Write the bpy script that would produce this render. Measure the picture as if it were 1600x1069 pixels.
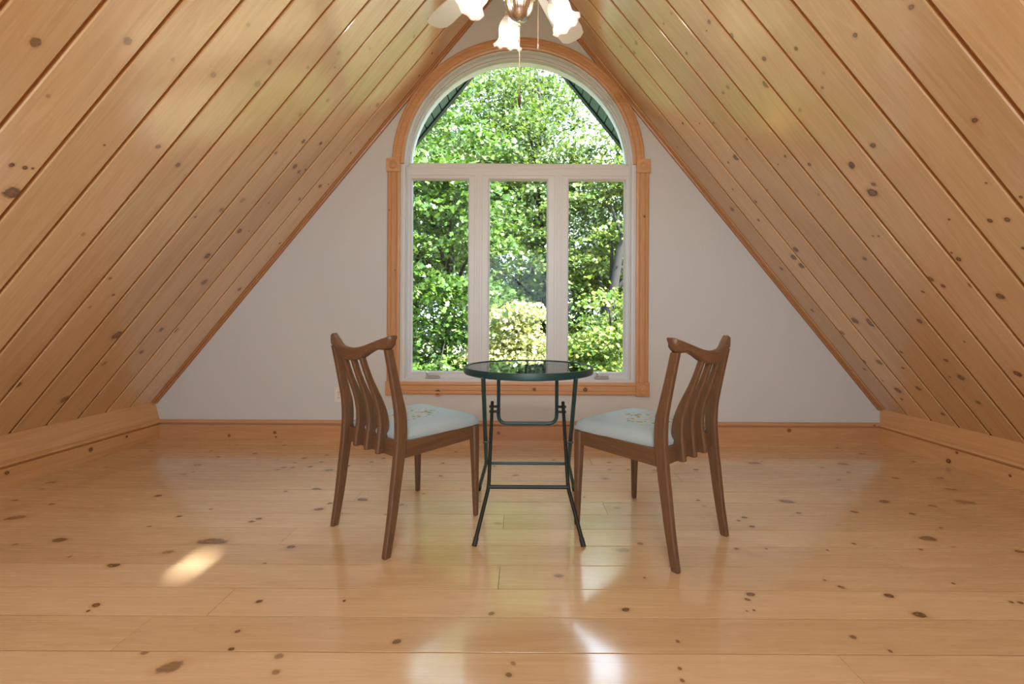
import bpy, bmesh, math, random
import numpy as np
from mathutils import Vector, Matrix, Euler

for o in list(bpy.data.objects):
    bpy.data.objects.remove(o)
scene = bpy.context.scene
C = scene.collection
R = math.radians
random.seed(7)
rng = np.random.default_rng(11)

# ------------------------------------------------------------------ camera
FPX, VX, VY = 640.0, 812.0, 502.0           # focal length and principal point, in photo pixels
ZC, D = 0.914, 3.15                         # eye height, distance to the gable wall
cam_d = bpy.data.cameras.new('camera')
cam_d.sensor_width = 36.0
cam_d.lens = 36.0 * FPX / 1600.0
cam_d.shift_x = -(VX - 800.0) / 1600.0
cam_d.shift_y = -(534.5 - VY) / 1600.0
cam_d.clip_start = 0.02
cam_d.clip_end = 300
cam = bpy.data.objects.new('camera', cam_d)
C.objects.link(cam)
cam.matrix_world = Matrix.Translation((0, 0, ZC)) @ Matrix.Rotation(R(90), 4, 'X') @ Matrix.Rotation(0.005, 4, 'Z')
scene.camera = cam

# ------------------------------------------------------------------ sky, sun, exposure
SKY = 5.5
world = bpy.data.worlds.new('sky')
scene.world = world
world.use_nodes = True
bg = world.node_tree.nodes['Background']
bg.inputs['Color'].default_value = (0.66, 0.83, 1.0, 1)
bg.inputs['Strength'].default_value = SKY

SUN_DIR = Vector((0.5, -0.5, 0.74)).normalized()     # towards the sun: behind the viewer, to the right
sun_d = bpy.data.lights.new('sun', 'SUN')
sun_d.energy = 27.0
sun_d.angle = R(1.7)
sun_d.color = (1.0, 0.97, 0.93)
sun = bpy.data.objects.new('sun', sun_d)
C.objects.link(sun)
sun.rotation_euler = SUN_DIR.to_track_quat('Z', 'Y').to_euler()

def portal(name, loc, rot, sx, sy):
    l = bpy.data.lights.new(name, 'AREA')
    l.shape = 'RECTANGLE'; l.size = sx; l.size_y = sy
    l.cycles.is_portal = True
    o = bpy.data.objects.new(name, l); C.objects.link(o)
    o.location = loc; o.rotation_euler = rot
portal('window_portal', (-0.015, 3.40, 1.73), (R(90), 0, R(180)), 1.80, 2.62)
portal('rear_window_portal', (0.0, -3.25, 1.70), (R(90), 0, 0), 2.6, 1.7)  # guides sky sampling through the added rear window

scene.view_settings.view_transform = 'Standard'
scene.view_settings.look = 'None'
scene.view_settings.gamma = 1.0
scene.view_settings.use_curve_mapping = False
scene.view_settings.exposure = 0.50
scene.cycles.max_bounces = 10
scene.cycles.diffuse_bounces = 6
scene.cycles.glossy_bounces = 4
scene.cycles.transparent_max_bounces = 16
scene.cycles.sample_clamp_indirect = 6.0
scene.cycles.use_adaptive_sampling = True
scene.cycles.adaptive_threshold = 0.02
scene.cycles.caustics_reflective = False
scene.cycles.caustics_refractive = False

# ------------------------------------------------------------------ tagging and mesh helpers
def tag(o, label=None, cat=None, group=None, kind=None):
    if label: o['label'] = label
    if cat: o['category'] = cat
    if group: o['group'] = group
    if kind: o['kind'] = kind
    return o

def empty(name, loc=(0, 0, 0), rz=0.0):
    o = bpy.data.objects.new(name, None)
    C.objects.link(o)
    o.empty_display_size = 0.1
    o.location = loc; o.rotation_euler = (0, 0, rz)
    return o

def obj(name, bm, mat, parent=None, smooth=False, mats=None):
    bmesh.ops.recalc_face_normals(bm, faces=bm.faces[:])
    me = bpy.data.meshes.new(name)
    bm.to_mesh(me); bm.free()
    for m in (mats or [mat]):
        me.materials.append(m)
    if smooth:
        me.polygons.foreach_set('use_smooth', [True] * len(me.polygons))
        if smooth is not True:
            me.set_sharp_from_angle(angle=R(smooth))
    o = bpy.data.objects.new(name, me)
    C.objects.link(o)
    if parent: o.parent = parent
    return o

def bx(bm, x0, x1, y0, y1, z0, z1, bev=0.0):
    r = bmesh.ops.create_cube(bm, size=1.0)
    vs = r['verts']
    for v in vs:
        v.co = Vector((x0 + (v.co.x + .5) * (x1 - x0), y0 + (v.co.y + .5) * (y1 - y0), z0 + (v.co.z + .5) * (z1 - z0)))
    if bev > 0:
        es = list({e for v in vs for e in v.link_edges})
        bmesh.ops.bevel(bm, geom=es, offset=bev, segments=1, affect='EDGES', profile=0.5)
    return vs

def loft(bm, rings, closed_ring=True, caps=True):
    """rings: list of lists of points with the same count"""
    vv = [[bm.verts.new(p) for p in r] for r in rings]
    n = len(rings[0])
    for a, b in zip(vv[:-1], vv[1:]):
        for i in range(n if closed_ring else n - 1):
            j = (i + 1) % n
            bm.faces.new((a[i], a[j], b[j], b[i]))
    if caps and closed_ring:
        bm.faces.new(vv[0][::-1]); bm.faces.new(vv[-1])
    return vv

def oct_ring(c, ax, ay, a, b, ch=0.3):
    """chamfered rectangle: centre c, axes ax, ay, half sizes a, b"""
    k = min(a, b) * ch
    pts = [(a - k, b), (-(a - k), b), (-a, b - k), (-a, -(b - k)), (-(a - k), -b), (a - k, -b), (a, -(b - k)), (a, b - k)]
    c = Vector(c); ax = Vector(ax); ay = Vector(ay)
    return [c + ax * p + ay * q for p, q in pts]

def tube(bm, pts, r, n=10, flat=1.0):
    pts = [Vector(p) for p in pts]
    rings = []
    up = None
    for i, p in enumerate(pts):
        t = (pts[min(i + 1, len(pts) - 1)] - pts[max(i - 1, 0)]).normalized()
        if up is None:
            up = Vector((0, 0, 1)) if abs(t.z) < 0.9 else Vector((1, 0, 0))
        s = t.cross(up).normalized()
        up = s.cross(t).normalized()
        rr = r[i] if isinstance(r, (list, tuple)) else r
        rings.append([p + s * (math.cos(2 * math.pi * k / n) * rr) + up * (math.sin(2 * math.pi * k / n) * rr * flat) for k in range(n)])
    loft(bm, rings)

def lathe(bm, prof, n=32, M=None, ruffle=None, caps=False):
    M = M or Matrix()
    rings = []
    for i, (r, z) in enumerate(prof):
        ring = []
        for k in range(n):
            a = 2 * math.pi * k / n
            rr, zz = r, z
            if ruffle:
                rr, zz = ruffle(i, a, r, z)
            ring.append(M @ Vector((rr * math.cos(a), rr * math.sin(a), zz)))
        rings.append(ring)
    loft(bm, rings, caps=caps)

def rounded(pts, r, seg=5):
    """round the inner corners of a polyline"""
    pts = [Vector(p) for p in pts]
    out = [pts[0]]
    for a, b, c in zip(pts[:-2], pts[1:-1], pts[2:]):
        u = (a - b).normalized(); v = (c - b).normalized()
        p, q = b + u * r, b + v * r
        for i in range(seg + 1):
            t = i / seg
            out.append(p * (1 - t) ** 2 + b * 2 * t * (1 - t) + q * t ** 2)
    out.append(pts[-1])
    return out

# ------------------------------------------------------------------ materials
class NT:
    def __init__(self, name):
        self.m = bpy.data.materials.new(name); self.m.use_nodes = True
        self.t = self.m.node_tree
        self.b = self.t.nodes['Principled BSDF']
    def n(self, typ, **kw):
        nd = self.t.nodes.new(typ)
        for k, v in kw.items(): setattr(nd, k, v)
        return nd
    def l(self, a, b): self.t.links.new(a, b)
    def math(self, op, a, b=None, c=None, clamp=False):
        nd = self.n('ShaderNodeMath', operation=op, use_clamp=clamp)
        for i, x in enumerate((a, b, c)):
            if x is None: continue
            if isinstance(x, (int, float)): nd.inputs[i].default_value = x
            else: self.l(x, nd.inputs[i])
        return nd.outputs[0]
    def mix(self, f, a, b, blend='MIX'):
        nd = self.n('ShaderNodeMix', data_type='RGBA', blend_type=blend)
        for s, x in ((nd.inputs[0], f), (nd.inputs[6], a), (nd.inputs[7], b)):
            if isinstance(x, (int, float)): s.default_value = x
            elif isinstance(x, tuple): s.default_value = (*x, 1)
            else: self.l(x, s)
        return nd.outputs[2]
    def noise(self, vec, scale, detail=3, rough=.5, dist=0.0):
        nd = self.n('ShaderNodeTexNoise')
        nd.inputs['Scale'].default_value = scale; nd.inputs['Detail'].default_value = detail
        nd.inputs['Roughness'].default_value = rough; nd.inputs['Distortion'].default_value = dist
        if vec is not None: self.l(vec, nd.inputs['Vector'])
        return nd.outputs['Fac']
    def vmath(self, op, a, b):
        nd = self.n('ShaderNodeVectorMath', operation=op)
        for i, x in enumerate((a, b)):
            if isinstance(x, tuple): nd.inputs[i].default_value = x
            else: self.l(x, nd.inputs[i])
        return nd.outputs[0] if op not in ('LENGTH', 'DOT_PRODUCT') else nd.outputs[1]
    def rng(self, x, a, b, c, d):
        nd = self.n('ShaderNodeMapRange'); nd.clamp = True
        self.l(x, nd.inputs[0])
        for i, v in enumerate((a, b, c, d)): nd.inputs[i + 1].default_value = v
        return nd.outputs[0]
    def bump(self, h, s, dist=0.001):
        nd = self.n('ShaderNodeBump'); nd.inputs['Strength'].default_value = s; nd.inputs['Distance'].default_value = dist
        self.l(h, nd.inputs['Height']); self.l(nd.outputs[0], self.b.inputs['Normal'])
    def set(self, **kw):
        for k, v in kw.items():
            s = self.b.inputs[k.replace('_', ' ')]
            s.default_value = (*v, 1) if isinstance(v, tuple) else v

def plain(name, col, rough=.5, metal=0.0, **kw):
    t = NT(name); t.set(Base_Color=col, Roughness=rough, Metallic=metal, **kw)
    return t.m

def wood(name, light, dark, rough=.3, var=.16, axis='X', grain=1.0, knots=False, coat=0.0, redden=(0.80, 0.60, 0.45)):
    t = NT(name)
    tc = t.n('ShaderNodeTexCoord').outputs['Object']
    oi = t.n('ShaderNodeObjectInfo').outputs['Random']
    off = t.n('ShaderNodeCombineXYZ')
    t.l(t.math('MULTIPLY', oi, 53.7), off.inputs[0]); t.l(t.math('MULTIPLY', oi, 91.3), off.inputs[1]); t.l(t.math('MULTIPLY', oi, 17.0), off.inputs[2])
    v = t.vmath('ADD', tc, off.outputs[0])
    a, b = (0.9, 11.0) if axis == 'X' else (11.0, 0.9)
    sc = {'X': (0.9, 11, 11), 'Y': (11, 0.9, 11), 'Z': (11, 11, 0.9)}[axis]
    vs = t.vmath('MULTIPLY', v, tuple(s * grain for s in sc))
    n1 = t.noise(vs, 1.3, 4, .55, .6)                    # broad growth bands
    fs = {'X': (3, 150, 150), 'Y': (150, 3, 150), 'Z': (150, 150, 3)}[axis]
    n2 = t.noise(t.vmath('MULTIPLY', v, fs), 1.0, 3, .6) # fine fibre
    bands = t.math('SINE', t.math('MULTIPLY', n1, 34.0))
    f = t.math('ADD', t.math('MULTIPLY', bands, .10), t.math('MULTIPLY', n2, .55))
    f = t.math('ADD', f, t.math('MULTIPLY', n1, .50))
    f = t.rng(f, .25, .95, 0, 1)
    col = t.mix(f, light, dark)
    # every board has its own tone
    tone = t.rng(oi, 0, 1, 1 - var, 1 + var * .55)
    mul = t.n('ShaderNodeCombineColor')
    t.l(tone, mul.inputs[0])
    t.l(t.math('POWER', tone, 1.25), mul.inputs[1]); t.l(t.math('POWER', tone, 1.6), mul.inputs[2])
    col = t.mix(1.0, col, mul.outputs[0], 'MULTIPLY')
    if knots:
        uv = t.n('ShaderNodeUVMap', uv_map='knot').outputs[0]
        kd = t.n('ShaderNodeAttribute', attribute_name='knot_dark').outputs['Fac']
        wob = t.noise(v, 60.0, 3, .6)
        rr = t.math('ADD', t.vmath('LENGTH', uv, (0, 0, 0)), t.math('MULTIPLY', t.math('SUBTRACT', wob, .5), .75))
        halo = t.math('MULTIPLY', t.rng(rr, 1.75, .9, 0, 1), t.math('MULTIPLY', kd, .55))
        core = t.math('MULTIPLY', t.rng(rr, 1.0, .72, 0, 1), kd)
        ring = t.math('MULTIPLY', t.rng(rr, .70, .40, 0, .75), kd)
        col = t.mix(halo, col, t.mix(1.0, col, redden, 'MULTIPLY'))
        col = t.mix(t.math('MULTIPLY', core, .95), col, (0.062, 0.033, 0.015))
        col = t.mix(t.math('MULTIPLY', ring, t.rng(wob, .35, .55, 0, 1)), col, (0.34, 0.17, 0.07))
    t.l(col, t.b.inputs['Base Color'])
    t.l(t.rng(n2, .2, .8, rough - .03, rough + .07), t.b.inputs['Roughness'])
    if coat:
        t.set(Coat_Weight=coat, Coat_Roughness=.13 if coat > .75 else .16, Coat_IOR=2.1)
    t.bump(t.math('ADD', n2, t.math('MULTIPLY', n1, 2.0)), .08, .002)
    return t.m

M_FLOOR = wood('varnished pine floor', (0.75, 0.560, 0.345), (0.62, 0.415, 0.225), rough=.24, var=.10, knots=True, coat=.8)
M_CEIL = wood('varnished pine boards', (0.77, 0.560, 0.335), (0.60, 0.380, 0.195), rough=.34, var=.17, knots=True, coat=.7)
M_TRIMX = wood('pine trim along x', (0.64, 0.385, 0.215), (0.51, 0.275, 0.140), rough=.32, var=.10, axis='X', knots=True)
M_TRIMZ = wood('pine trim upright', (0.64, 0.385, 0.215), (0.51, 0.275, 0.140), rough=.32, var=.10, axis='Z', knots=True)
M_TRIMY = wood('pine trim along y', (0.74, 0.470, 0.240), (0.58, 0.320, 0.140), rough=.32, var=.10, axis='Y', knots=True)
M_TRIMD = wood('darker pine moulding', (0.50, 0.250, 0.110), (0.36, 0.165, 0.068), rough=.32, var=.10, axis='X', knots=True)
M_GROOVE = plain('pine tongue in the joints', (0.40, 0.175, 0.062), .5)
M_CHAIR = wood('brown teak', (0.185, 0.100, 0.053), (0.092, 0.046, 0.024), rough=.36, var=.05, axis='Z', grain=2.5)
M_CHAIRX = wood('brown teak crosswise', (0.185, 0.100, 0.053), (0.092, 0.046, 0.024), rough=.36, var=.05, axis='X', grain=2.5)
M_CHAIRY = wood('brown teak lengthwise', (0.185, 0.100, 0.053), (0.092, 0.046, 0.024), rough=.36, var=.05, axis='Y', grain=2.5)
M_VINYL = plain('white vinyl', (0.70, 0.755, 0.80), .35)
M_WHITE = plain('white plastic', (0.78, 0.77, 0.74), .35)
M_SLOT = plain('dark slot', (0.02, 0.02, 0.02), .6)
M_HANDLE = plain('grey crank metal', (0.52, 0.52, 0.53), .35, .3)
M_GREEN = plain('dark green powder coat', (0.008, 0.050, 0.055), .38)
M_BLACKEN = plain('black green tube', (0.004, 0.012, 0.012), .45)
M_STEEL = plain('bolt steel', (0.06, 0.06, 0.065), .45, .6)
M_NICKEL = plain('brushed nickel', (0.72, 0.69, 0.66), .18, 1.0)
M_BRASS = plain('pale brass chain', (0.72, 0.62, 0.48), .3, .8)
M_BLADE = plain('pale grey blade', (0.74, 0.74, 0.76), .35)
M_FOB = plain('dark wood fob', (0.05, 0.03, 0.02), .5)
M_ROOF = plain('dark shingle', (0.05, 0.05, 0.05), .9)
M_BULB = NT('warm lit bulb')
M_BULB.set(Base_Color=(1, .9, .75), Emission_Color=(1.0, 0.80, 0.52), Emission_Strength=2.0)
M_BULB = M_BULB.m

def wall_mat():
    t = NT('off white papered wall')
    tc = t.n('ShaderNodeTexCoord').outputs['Object']
    n = t.noise(t.vmath('MULTIPLY', tc, (260, 260, 26)), 1.0, 3, .6)
    n2 = t.noise(tc, 1.3, 2)
    c = t.mix(n, (0.60, 0.655, 0.705), (0.645, 0.70, 0.75))
    c = t.mix(t.math('MULTIPLY', n2, .25), c, (0.59, 0.635, 0.68))
    t.l(c, t.b.inputs['Base Color']); t.set(Roughness=.85)
    t.bump(n, .15, .001)
    return t.m
M_WALL = wall_mat()

def soffit_mat():
    t = NT('dark green metal soffit')
    oi = t.n('ShaderNodeObjectInfo').outputs['Random']
    t.l(t.mix(oi, (0.030, 0.085, 0.062), (0.042, 0.105, 0.078)), t.b.inputs['Base Color'])
    t.set(Roughness=.5)
    return t.m
M_SOFFIT = soffit_mat()

def glass_mat(name, tint=(0.97, 0.985, 0.98), ior=1.2, rough=0.0):
    t = NT(name)
    out = t.t.nodes['Material Output']
    t.t.nodes.remove(t.b)
    tr = t.n('ShaderNodeBsdfTransparent'); tr.inputs[0].default_value = (*tint, 1)
    gl = t.n('ShaderNodeBsdfGlossy'); gl.inputs['Roughness'].default_value = rough
    fr = t.n('ShaderNodeFresnel'); fr.inputs[0].default_value = ior
    mx = t.n('ShaderNodeMixShader')
    t.l(fr.outputs[0], mx.inputs[0]); t.l(tr.outputs[0], mx.inputs[1]); t.l(gl.outputs[0], mx.inputs[2])
    t.l(mx.outputs[0], out.inputs[0])
    return t.m
M_GLASS = glass_mat('clear window glass')
M_TGLASS = glass_mat('grey green table glass', (0.86, 0.90, 0.88), 1.52, 0.015)

def shade_mat():
    t = NT('lit frosted glass shade')
    out = t.t.nodes['Material Output']
    tc = t.n('ShaderNodeTexCoord').outputs['Object']
    n = t.noise(tc, 22.0, 4, .6)
    col = t.mix(n, (0.30, 0.28, 0.26), (0.20, 0.18, 0.16))
    t.l(col, t.b.inputs['Base Color']); t.set(Roughness=.25)
    t.l(t.mix(n, (1.0, 0.90, 0.78), (0.88, 0.72, 0.62)), t.b.inputs['Emission Color']); t.set(Emission_Strength=.30)
    tl = t.n('ShaderNodeBsdfTranslucent'); tl.inputs[0].default_value = (1, .92, .82, 1)
    mx = t.n('ShaderNodeMixShader'); mx.inputs[0].default_value = .12
    t.l(t.b.outputs[0], mx.inputs[1]); t.l(tl.outputs[0], mx.inputs[2])
    tp = t.n('ShaderNodeBsdfTransparent'); tp.inputs[0].default_value = (1, .95, .88, 1)
    m2 = t.n('ShaderNodeMixShader'); m2.inputs[0].default_value = .60
    t.l(mx.outputs[0], m2.inputs[1]); t.l(tp.outputs[0], m2.inputs[2]); t.l(m2.outputs[0], out.inputs[0])
    return t.m
M_SHADE = shade_mat()

def cushion_mat():
    t = NT('pale blue woven seat with floral embroidery')
    tc = t.n('ShaderNodeTexCoord').outputs['Object']
    wv = t.noise(tc, 420.0, 2, .7)
    big = t.noise(tc, 14.0, 3)
    c = t.mix(wv, (0.43, 0.55, 0.61), (0.33, 0.44, 0.51))
    c = t.mix(t.math('MULTIPLY', big, .4), c, (0.46, 0.57, 0.62))
    # wreath of flowers in the middle
    p = t.vmath('MULTIPLY', t.vmath('SUBTRACT', tc, (0, 0.265, 0)), (1, 1, 0))
    r = t.vmath('LENGTH', p, (0, 0, 0))
    wob = t.noise(tc, 18.0, 2)
    rw = t.math('ADD', r, t.math('MULTIPLY', t.math('SUBTRACT', wob, .5), .06))
    mask = t.math('MULTIPLY', t.rng(rw, .128, .110, 0, 1), t.rng(rw, .012, .028, .2, 1))
    vo = t.n('ShaderNodeTexVoronoi'); vo.inputs['Scale'].default_value = 50.0
    t.l(t.vmath('MULTIPLY', tc, (1, 1, 0)), vo.inputs['Vector'])
    pet = t.rng(vo.outputs['Distance'], .55, .35, 0, 1)
    ramp = t.n('ShaderNodeValToRGB'); ramp.color_ramp.interpolation = 'CONSTANT'
    e = ramp.color_ramp.elements
    e[0].position = 0; e[0].color = (0.55, 0.42, 0.15, 1)
    e[1].position = .30; e[1].color = (0.48, 0.18, 0.06, 1)
    for pos, cc in ((.45, (0.10, 0.28, 0.28)), (.62, (0.66, 0.56, 0.28)), (.82, (0.18, 0.25, 0.09))):
        x = e.new(pos); x.color = (*cc, 1)
    sep = t.n('ShaderNodeSeparateColor'); t.l(vo.outputs['Color'], sep.inputs[0])
    t.l(sep.outputs[0], ramp.inputs[0])
    keep = t.math('GREATER_THAN', sep.outputs[1], .15)
    m = t.math('MULTIPLY', t.math('MULTIPLY', mask, pet), keep)
    c = t.mix(t.math('MULTIPLY', m, .92), c, ramp.outputs[0])
    t.l(c, t.b.inputs['Base Color']); t.set(Roughness=.9)
    t.bump(wv, .5, .002)
    return t.m
M_CUSHION = cushion_mat()

def leaf_mat(name, cols, trans=.38):
    t = NT(name)
    out = t.t.nodes['Material Output']
    g = t.n('ShaderNodeNewGeometry').outputs['Random Per Island']
    ramp = t.n('ShaderNodeValToRGB')
    e = ramp.color_ramp.elements
    e[0].position = 0; e[0].color = (*cols[0], 1)
    e[1].position = 1; e[1].color = (*cols[-1], 1)
    for i, cc in enumerate(cols[1:-1]):
        x = e.new((i + 1) / (len(cols) - 1)); x.color = (*cc, 1)
    t.l(g, ramp.inputs[0])
    t.l(ramp.outputs[0], t.b.inputs['Base Color']); t.set(Roughness=.42)
    tl = t.n('ShaderNodeBsdfTranslucent')
    t.l(t.mix(1.0, ramp.outputs[0], (1.25, 1.3, 0.55), 'MULTIPLY'), tl.inputs[0])
    mx = t.n('ShaderNodeMixShader'); mx.inputs[0].default_value = trans
    t.l(t.b.outputs[0], mx.inputs[1]); t.l(tl.outputs[0], mx.inputs[2]); t.l(mx.outputs[0], out.inputs[0])
    return t.m
L_GREEN = leaf_mat('maple leaves green', [(0.028, 0.072, 0.009), (0.060, 0.125, 0.016), (0.115, 0.19, 0.035)])
L_MID = leaf_mat('maple leaves mid green', [(0.038, 0.076, 0.016), (0.080, 0.135, 0.032), (0.155, 0.19, 0.065)])
L_OLIVE = leaf_mat('leaves yellow green', [(0.055, 0.12, 0.016), (0.12, 0.19, 0.035), (0.24, 0.25, 0.06)])
L_YELLOW = leaf_mat('leaves pale yellow', [(0.18, 0.21, 0.065), (0.36, 0.37, 0.16), (0.45, 0.38, 0.18)])
L_FAR = leaf_mat('far leaves', [(0.035, 0.070, 0.022), (0.07, 0.115, 0.042), (0.13, 0.165, 0.075)])
L_RUST = leaf_mat('turning leaves', [(0.30, 0.30, 0.06), (0.50, 0.30, 0.07), (0.50, 0.17, 0.05)])

def bark_mat():
    t = NT('grey brown bark darkened for shade')
    tc = t.n('ShaderNodeTexCoord').outputs['Object']
    n = t.noise(t.vmath('MULTIPLY', tc, (14, 14, 3)), 1.0, 5, .65)
    t.l(t.mix(n, (0.006, 0.005, 0.004), (0.020, 0.017, 0.014)), t.b.inputs['Base Color']); t.set(Roughness=.9)  # bark is near black: the canopy's shade is put into its colour
    t.bump(n, .6, .02)
    return t.m
M_BARK = bark_mat()

def ground_mat():
    t = NT('leaf littered grass')
    tc = t.n('ShaderNodeTexCoord').outputs['Object']
    n = t.noise(tc, .8, 6, .65); n2 = t.noise(tc, 18.0, 3)
    t.l(t.mix(t.math('MULTIPLY', n, n2), (0.15, 0.115, 0.06), (0.34, 0.27, 0.15)), t.b.inputs['Base Color']); t.set(Roughness=1.0)
    return t.m
M_GROUND = ground_mat()

# ------------------------------------------------------------------ room geometry constants
SL = 1.2165                                  # rise over run of the roof
AL = math.atan(SL); CA, SA = math.cos(AL), math.sin(AL)
KL = (-2.80, 0.282)                          # left: where slope meets knee board (x, z)
KR = (2.773, 0.256)
XR = ((KR[1] + SL * KR[0]) - (KL[1] - SL * KL[0])) / (2 * SL)
ZR = KL[1] + SL * (XR - KL[0])               # ridge
YB = -3.2                                    # inner face of the wall behind the viewer
TW = 0.20                                    # wall thickness
CX = -0.015                                  # window centre

def floor_pt(px, py):
    """photo pixel -> point on the floor (roll removed)"""
    dx, dy = px - VX, py - VY
    ux, uy = dx + 0.005 * dy, dy - 0.005 * dx
    y = ZC * FPX / uy
    return ux / FPX * y, y

def slope_pt(px, py, side):
    dx, dy = px - VX, py - VY
    ux, uy = dx + 0.005 * dy, dy - 0.005 * dx
    # ray (ux, FPX, -uy) t ; left: z = KL1 + SL (x - KL0)
    if side < 0:
        t = (KL[1] - SL * KL[0] - ZC) / (-uy / FPX - SL * ux / FPX)
    else:
        t = (KR[1] + SL * KR[0] - ZC) / (-uy / FPX + SL * ux / FPX)
    x, y = ux / FPX * t, t
    z = ZC - uy / FPX * t
    u = (x - KL[0]) / CA if side < 0 else (KR[0] - x) / CA
    return u, y, t

# knots seen in the photograph: x, y, width in pixels, darkness
FK = [(25,809,35,.8),(93,844,30,.9),(178,883,28,1),(150,946,18,1),(138,955,7,1),(24,782,12,.7),(80,754,18,.8),(81,788,13,.7),(247,775,15,1),(287,741,12,.8),(302,738,7,.8),
(341,714,10,.7),(309,727,16,.6),(280,807,11,.9),(329,796,7,.8),(394,815,14,.9),(262,863,20,.6),(331,847,62,.8),(371,987,11,.9),(361,1015,12,1),(226,1020,16,.6),(266,1043,50,.7),
(109,870,8,.7),(166,730,9,.7),(67,764,10,.6),(24,851,12,.6),(233,823,8,.8),(475,716,12,.8),(461,723,7,.8),(444,731,14,.8),(514,735,20,.7),(446,768,8,.9),(495,765,20,1),(566,781,23,.9),
(516,787,11,.9),(498,796,19,1),(628,789,9,.7),(405,811,14,.9),(455,855,17,.9),(413,881,8,1),(538,939,6,1),(405,940,13,1),(768,959,13,.8),(620,1003,18,.8),(436,1026,20,.5),(431,1051,18,.6),
(662,772,8,.5),(689,744,9,.7),(692,724,9,.7),(581,722,9,.7),(602,804,6,.8),(778,818,18,.3),(795,1055,15,.7),(805,743,14,.6),(865,719,7,.7),(953,723,14,.6),(952,734,9,.6),(946,748,16,.5),
(1024,735,12,.8),(1088,734,13,.8),(1179,724,28,.6),(913,777,6,.5),(964,794,14,.4),(1091,782,8,.9),(1100,791,11,.4),(1154,814,8,1),(1163,809,11,1),(1175,823,12,1),(1000,850,12,.7),(973,860,28,.35),
(873,900,20,.6),(1007,903,5,1),(978,953,17,.9),(1173,929,18,1),(1168,937,11,1),(1167,955,4,1),(1178,954,6,1),(1059,1003,8,.8),(1062,1045,8,.8),(1066,1064,10,.8),(1151,858,9,.8),(1197,858,6,.8),
(802,1037,12,.5),(1308,700,7,1),(1346,709,14,.7),(1316,725,26,.6),(1286,731,9,.7),(1229,784,30,.8),(1248,802,11,.8),(1382,784,24,.8),(1335,800,14,.9),(1425,803,14,.7),(1457,791,15,.7),
(1508,785,36,.7),(1399,747,14,.8),(1469,747,14,.7),(1486,765,24,.5),(1450,842,36,.8),(1334,850,8,.9),(1439,859,9,.8),(1593,862,18,.9),(1315,918,13,.9),(1289,907,6,1),(1389,931,20,1),
(1437,961,28,1),(1333,996,14,.8),(1391,1018,8,.9),(1580,941,9,1),(1594,942,11,1),(1490,912,6,.9),(1470,825,7,.8),(1311,750,9,.5),(1293,860,5,.8),(1491,856,10,.6)]
RK = [(938,43,5,.4),(994,67,8,.35),(991,82,7,.5),(970,73,6,.3),(1049,21,5,.4),(1037,37,5,.5),(1108,34,8,.7),(1104,48,3,1),(1143,55,9,.8),(1194,92,9,.9),(1244,76,7,.9),(1073,83,6,.6),(1130,145,6,.6),(1137,136,7,.5),
(1197,131,14,.7),(1250,172,7,.3),(1067,193,5,1),(1093,193,3,1),(1115,192,5,.7),(1167,217,6,.7),(1150,246,13,.9),(1138,254,5,.8),(1227,244,6,.8),(1265,257,7,1),(1216,257,3,.8),(1058,230,3,.8),
(1424,11,10,.9),(1336,55,9,1),(1285,137,6,.6),(1287,114,7,.25),(1364,227,10,.9),(1331,258,13,1),(1523,188,10,1),(1363,301,18,1),(1365,288,8,.8),(1547,345,8,1),(1574,343,10,1),(1541,286,4,.9),
(1595,308,6,.8),(1483,343,5,.9),(1364,369,4,.9),(1373,369,4,.9),(1498,405,9,1),(1487,395,4,1),(1474,447,8,1),(1453,436,11,.9),(1442,456,6,.8),(1518,446,11,.7),(1563,463,14,1),(1351,404,8,.8),
(1243,390,11,.9),(1240,402,13,.9),(1252,415,13,.9),(1221,420,7,.9),(1269,485,7,.8),(1336,501,14,.9),(1361,504,18,.9),(1437,502,9,1),(1329,459,6,.8),(1599,388,6,1),(1316,520,9,.7),(1374,566,12,.8),
(1351,565,7,.9),(1351,577,6,.9),(1411,575,6,1),(1403,610,12,.9),(1409,624,6,.9),(1435,607,9,.9),(1473,647,8,.9),(1478,563,8,.9),(1502,590,12,1),(1529,629,8,.9),(1590,584,13,1),(1523,527,8,.8),
(1507,534,4,.9),(1408,550,6,.8),(1379,595,4,.8),(1484,589,5,.7),(1144,327,9,.8),(1145,296,5,.8),(1181,315,5,.9),(1185,344,6,.8),(1199,297,4,.6),(1279,304,6,.3)]
LK = [(56,66,17,.7),(199,64,16,.6),(270,93,9,.35),(333,117,12,.4),(247,229,9,.8),(163,227,5,.9),(39,262,8,1),(18,258,8,1),(51,263,5,1),(278,258,9,.7),(395,134,12,.4),(388,39,8,.4),(19,301,26,.9),
(346,328,9,.5),(374,361,9,1),(389,361,3,1),(324,400,11,1),(319,441,12,.7),(130,366,8,.3),(172,435,6,.7),(177,461,5,.8),(379,313,12,.3),(305,339,4,1),(374,452,7,.8),(26,602,14,.9),(101,624,14,.8),
(183,524,18,.9),(221,550,8,1),(273,516,13,.9),(252,515,9,.8),(163,568,9,.4),(529,83,9,.35),(481,105,7,.35),(578,76,6,.35),(523,105,4,.5),(647,57,7,.35),(675,83,4,.9),(590,164,10,.35),(474,221,8,.9),
(501,224,7,1),(461,260,10,1),(477,265,4,1),(467,268,7,.9),(548,239,4,1),(578,218,5,.9),(512,157,8,.4),(402,131,14,.4),(421,97,10,.35),(469,179,7,.35),(431,239,6,.8),(655,118,4,.9),(500,291,8,.8),
(513,288,3,.9),(468,311,7,.7),(437,380,4,.8),(420,317,3,.8),(75,150,8,.3),(140,480,6,.4)]

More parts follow.
